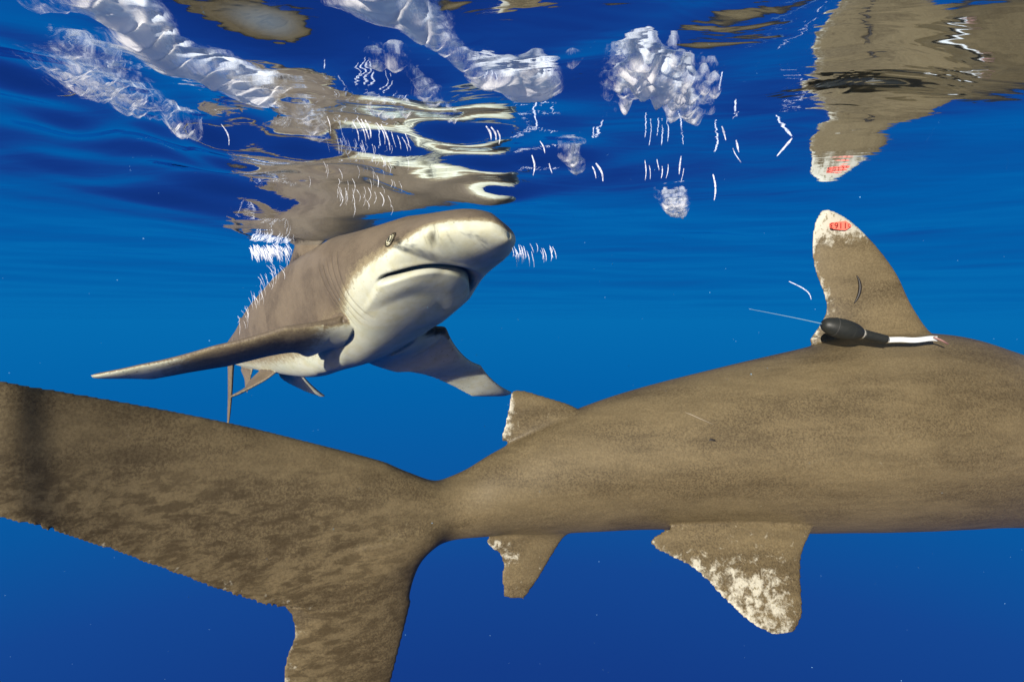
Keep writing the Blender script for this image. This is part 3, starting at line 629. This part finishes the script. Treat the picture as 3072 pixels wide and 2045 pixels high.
# ------------------------------------------------------------------ trails of small air bubbles
bq = NT('air_bubbles'); b1 = bq.n('ShaderNodeBsdfDiffuse'); b1.inputs[0].default_value = (.84, .86, .93, 1); b2 = bq.n('ShaderNodeBsdfTransparent'); b3 = bq.n('ShaderNodeMixShader')
bq.l(bq.rng(bq.noise(260, 3, .6, bq.coord()),   .3, .7, .06, .52), b3.inputs[0]); bq.l(b2.outputs[0], b3.inputs[1]); bq.l(b1.outputs[0], b3.inputs[2]); bq.l(b3.outputs[0], bq.out.inputs[0]); bub = bq.m
ico = [(0, 0, -1), (.72, -.53, -.45), (-.28, -.85, -.45), (-.89, 0, -.45), (-.28, .85, -.45), (.72, .53, -.45), (.28, -.85, .45), (-.72, -.53, .45), (-.72, .53, .45), (.28, .85, .45), (.89, 0, .45), (0, 0, 1)]
icf = [(0, 1, 2), (1, 0, 5), (0, 2, 3), (0, 3, 4), (0, 4, 5), (1, 5, 10), (2, 1, 6), (3, 2, 7), (4, 3, 8), (5, 4, 9), (1, 10, 6), (2, 6, 7), (3, 7, 8), (4, 8, 9), (5, 9, 10), (6, 10, 11), (7, 6, 11), (8, 7, 11), (9, 8, 11), (10, 9, 11)]
ico = np.array(ico)
R2 = random.Random(5)
def trail_geo(u0, v0, L, lean, curve, w, D):
    n = max(7, int(L / 1.6)); P = []; rr = []
    for i in range(n):
        t = i / (n - 1); P.append(at(u0 + lean * t + curve * math.sin(math.pi * t) + .15 * math.sin(5 * t + u0), v0 + L * t, D))
        rr.append(w * .30 / F * D * (.25 + .85 * math.sin(math.pi * min(1, t * .75 + .18))) * R2.uniform(.75, 1.2))
    return tube(P, np.array(rr), 6)
def bead_geo(u0, v0, L, lean, curve, w, D):
    n = max(4, int(L / max(w * .85, .5))); V = []; Fc = []
    for i in range(n):
        t = i / (n - 1); u = u0 + lean * t + curve * math.sin(math.pi * t) + R2.uniform(-.12, .12); v = v0 + L * t
        r = w / 2 / F * D * (.45 + .65 * math.sin(math.pi * min(1, t * .8 + .15))) * R2.uniform(.8, 1.15)
        c = at(u, v, D); b0 = len(V)
        for p in ico: V.append(c + p * r * np.array((1, 1, 1.5)))
        Fc += [tuple(b0 + x for x in f) for f in icf]
    return V, Fc
def trail(u0, v0, L, lean, curve, w, D, label, group):
    me = mesh('bubble_trail', *trail_geo(u0, v0, L, lean, curve, w, D)); o = link('bubble_trail', me, None, bub); tag(o, label, 'bubbles', group); return o
def dsurf(u, v, h): return on_surface(u, v, h)[1]
gA = 'bubble trails before the mirrored shark'; lA = 'faint hair-thin curved thread of bubbles before the mirrored brown shark'
big = [(327, 116, 18, 4, 1, 1.3), (326, 137, 15, 4, 0, 1.7), (336, 134, 20, 3, 1, 1.2), (340, 138, 17, 1, 1.2, 1.9), (346, 140, 14, 0, 1, 1.2), (352, 121, 20, 7, 2, 1.6), (357, 118, 24, 9, 2, 1.8), (361, 119, 20, 8, 1, 2.6), (365, 120, 18, 6, 2, 3.0),
       (362, 140, 15, 4, 0, 1.1), (372, 144, 15, 2, 1, 1.4), (376, 122, 22, 9, 3, 1.6), (381, 124, 26, 9, 2, 2.6), (391, 131, 16, 5, 0, 1.2), (397, 135, 14, 4, 1, 1.5), (402, 137, 14, 6, 1, 1.3), (405, 133, 14, 4, 1, 1.2), (381, 156, 12, 2, 2, 1.5),
       (377, 175, 12, 1, 1, 1.5), (340, 192, 14, 0, 3, 1.4), (368, 187, 14, 0, 3, 1.1), (380, 192, 14, 2, 3, 1.6), (352, 178, 15, 2, 2, 1.0), (345, 150, 12, 6, 0, 1.0), (221, 124, 21, 8, 3, 1.8), (486, 126, 14, 5, 2, 3.2), (491, 127, 13, 5, 2, 2.6), (497, 130, 14, 2, 2, 2.4)]
for u, v, L, le, cu_, w in big:
    if u < 240: lb, gg = 'lone curved white bubble trail left of the mirrored brown shark', None
    elif u > 480: lb, gg = 'stubby white bubble trail in the row of three above the snout', 'stubby bubble trails above the snout'
    elif w >= 2.4: lb, gg = 'thick bright curved bubble trail in the middle of the mirrored brown shark', gA
    elif v < 160: lb, gg = 'thin bright curved bubble trail across the upper part of the mirrored brown shark', gA
    else: lb, gg = 'short bright bubble trail in the lower part of the mirrored brown shark', gA
    trail(u, v, L, le, cu_, w, dsurf(u, v, SURF - .045), lb, gg)
for _ in range(46):
    u = R2.gauss(366, 26); v = R2.uniform(140, 205); trail(u, v, R2.uniform(6, 15), R2.uniform(-1, 3), R2.uniform(.5, 2.5), R2.uniform(.5, .9), dsurf(u, v, SURF - .05) * .97, lA, gA)
gB = 'bubble trails behind the back of the head-on shark'; lB = 'thin slanting thread of bubbles beside the back of the head-on shark'
for _ in range(42):
    t = R2.random(); u = 240 + 48 * t + R2.uniform(-4, 6); v = 322 - 78 * t + R2.uniform(-16, 8); trail(u, v, R2.uniform(6, 15), R2.uniform(0, 6), R2.uniform(.5, 2.5), R2.uniform(.4, 1.0), 1.95 - .15 * t, lB, gB)
gC = 'bubble trails off the snout of the head-on shark'; lC = 'thin upright thread of bubbles just right of the snout tip'
for k_ in range(30):
    u = 512 + 44 * R2.random() ** 1.3; v = 250 + R2.uniform(-6, 5) - (u - 512) * .06; trail(u, v, R2.uniform(7, 16), R2.uniform(0, 4), R2.uniform(.3, 1.6), R2.uniform(.6, 1.4), 1.4, lC, gC)
gD = 'bubble trails hanging in the open water'; lD = 'small white bubble trail hanging below the foam clump'
for u, v, L, le, cu_, w in [(645, 160, 20, 0, 1, 1.6), (649, 165, 14, 1, 1, 1.2), (657, 159, 11, 2, 0, 1.6), (662, 166, 12, -1, 1, 1.8), (668, 164, 14, -2, 1, 1.3), (681, 156, 18, -2, 0, 2.6), (684, 168, 14, -3, 0, 1.3), (713, 174, 26, 1, 2, 2.8), (596, 163, 18, 7, 2, 3.4), (592, 166, 12, 4, 1, 2.0), (722, 126, 14, 4, 0, 2.6), (736, 140, 12, 3, 0, 3.0), (733, 148, 14, 8, -1, 1.6), (532, 155, 20, 1, 2, 2.6), (540, 141, 12, 5, 1, 2.0), (549, 163, 10, 3, 0, 2.0)]:
    if u < 560: lb = 'white bubble trail below the foam knob, right of the mirrored snout'
    elif u < 600: lb = 'pale slanting bubble trail in the pair between foam knob and foam clump'
    elif u < 700: lb = 'small upright white bubble trail between the foam clump and the bubble veil'
    elif u < 720: lb = 'tall bright bubble trail hanging right of the bubble veil'
    else: lb = 'short white bubble trail just right of the foam clump'
    trail(u, v, L, le, cu_, w, dsurf(u, v, SURF - .03), lb, gD)
trail(792, 138, 18, -15, 0, 3.6, dsurf(785, 145, SURF - .02), 'stubby white bubble trail slanting down to the left, alone in open water', None)
V_, F_ = [], []
for _ in range(120):                                          # churned white water behind the back fin
    u = R2.uniform(249, 287); v = R2.uniform(244, 252) - (u - 250) * .02; g_ = trail_geo(u, v, R2.uniform(5, 13), R2.uniform(1, 6), R2.uniform(0, 1), R2.uniform(.8, 2.0), R2.uniform(1.9, 2.0)); b0 = len(V_)
    V_ += g_[0]; F_ += [tuple(b0 + x for x in f) for f in g_[1]]
tag(link('splash', mesh('splash', V_, F_), None, bub), 'dense white splash of bubbles left of the back fin cutting the surface', 'splash', None, 'stuff')
trail(789, 281, 18, 22, 6, 2.0, 1.3, 'bent pale bubble trail hanging left of the tall tagged back fin', None)
V_, F_ = [], []
for _ in range(150):                                          # specks drifting in the water
    D = R2.uniform(.6, 1.9); u = R2.uniform(0, 1024); v = R2.uniform(max(0, 330 - 150 / D), 681); r = R2.uniform(.12, .3) * (1 + 2 * R2.random() ** 4) / F * D; c = at(u, v, D); b0 = len(V_)
    if c[2] > SURF - .03: continue
    V_ += [c + p * r for p in ico]; F_ += [tuple(b0 + x for x in f) for f in icf]
spm = NT('drifting_specks'); d1 = spm.n('ShaderNodeBsdfDiffuse'); d1.inputs[0].default_value = (.25, .5, .75, 1); d2 = spm.n('ShaderNodeBsdfTransparent'); d3 = spm.n('ShaderNodeMixShader'); d3.inputs[0].default_value = .3
spm.l(d2.outputs[0], d3.inputs[1]); spm.l(d1.outputs[0], d3.inputs[2]); spm.l(d3.outputs[0], spm.out.inputs[0])
tag(link('plankton_specks', mesh('plankton_specks', V_, F_), None, spm.m), 'tiny pale specks drifting in the blue water', 'specks', None, 'stuff')
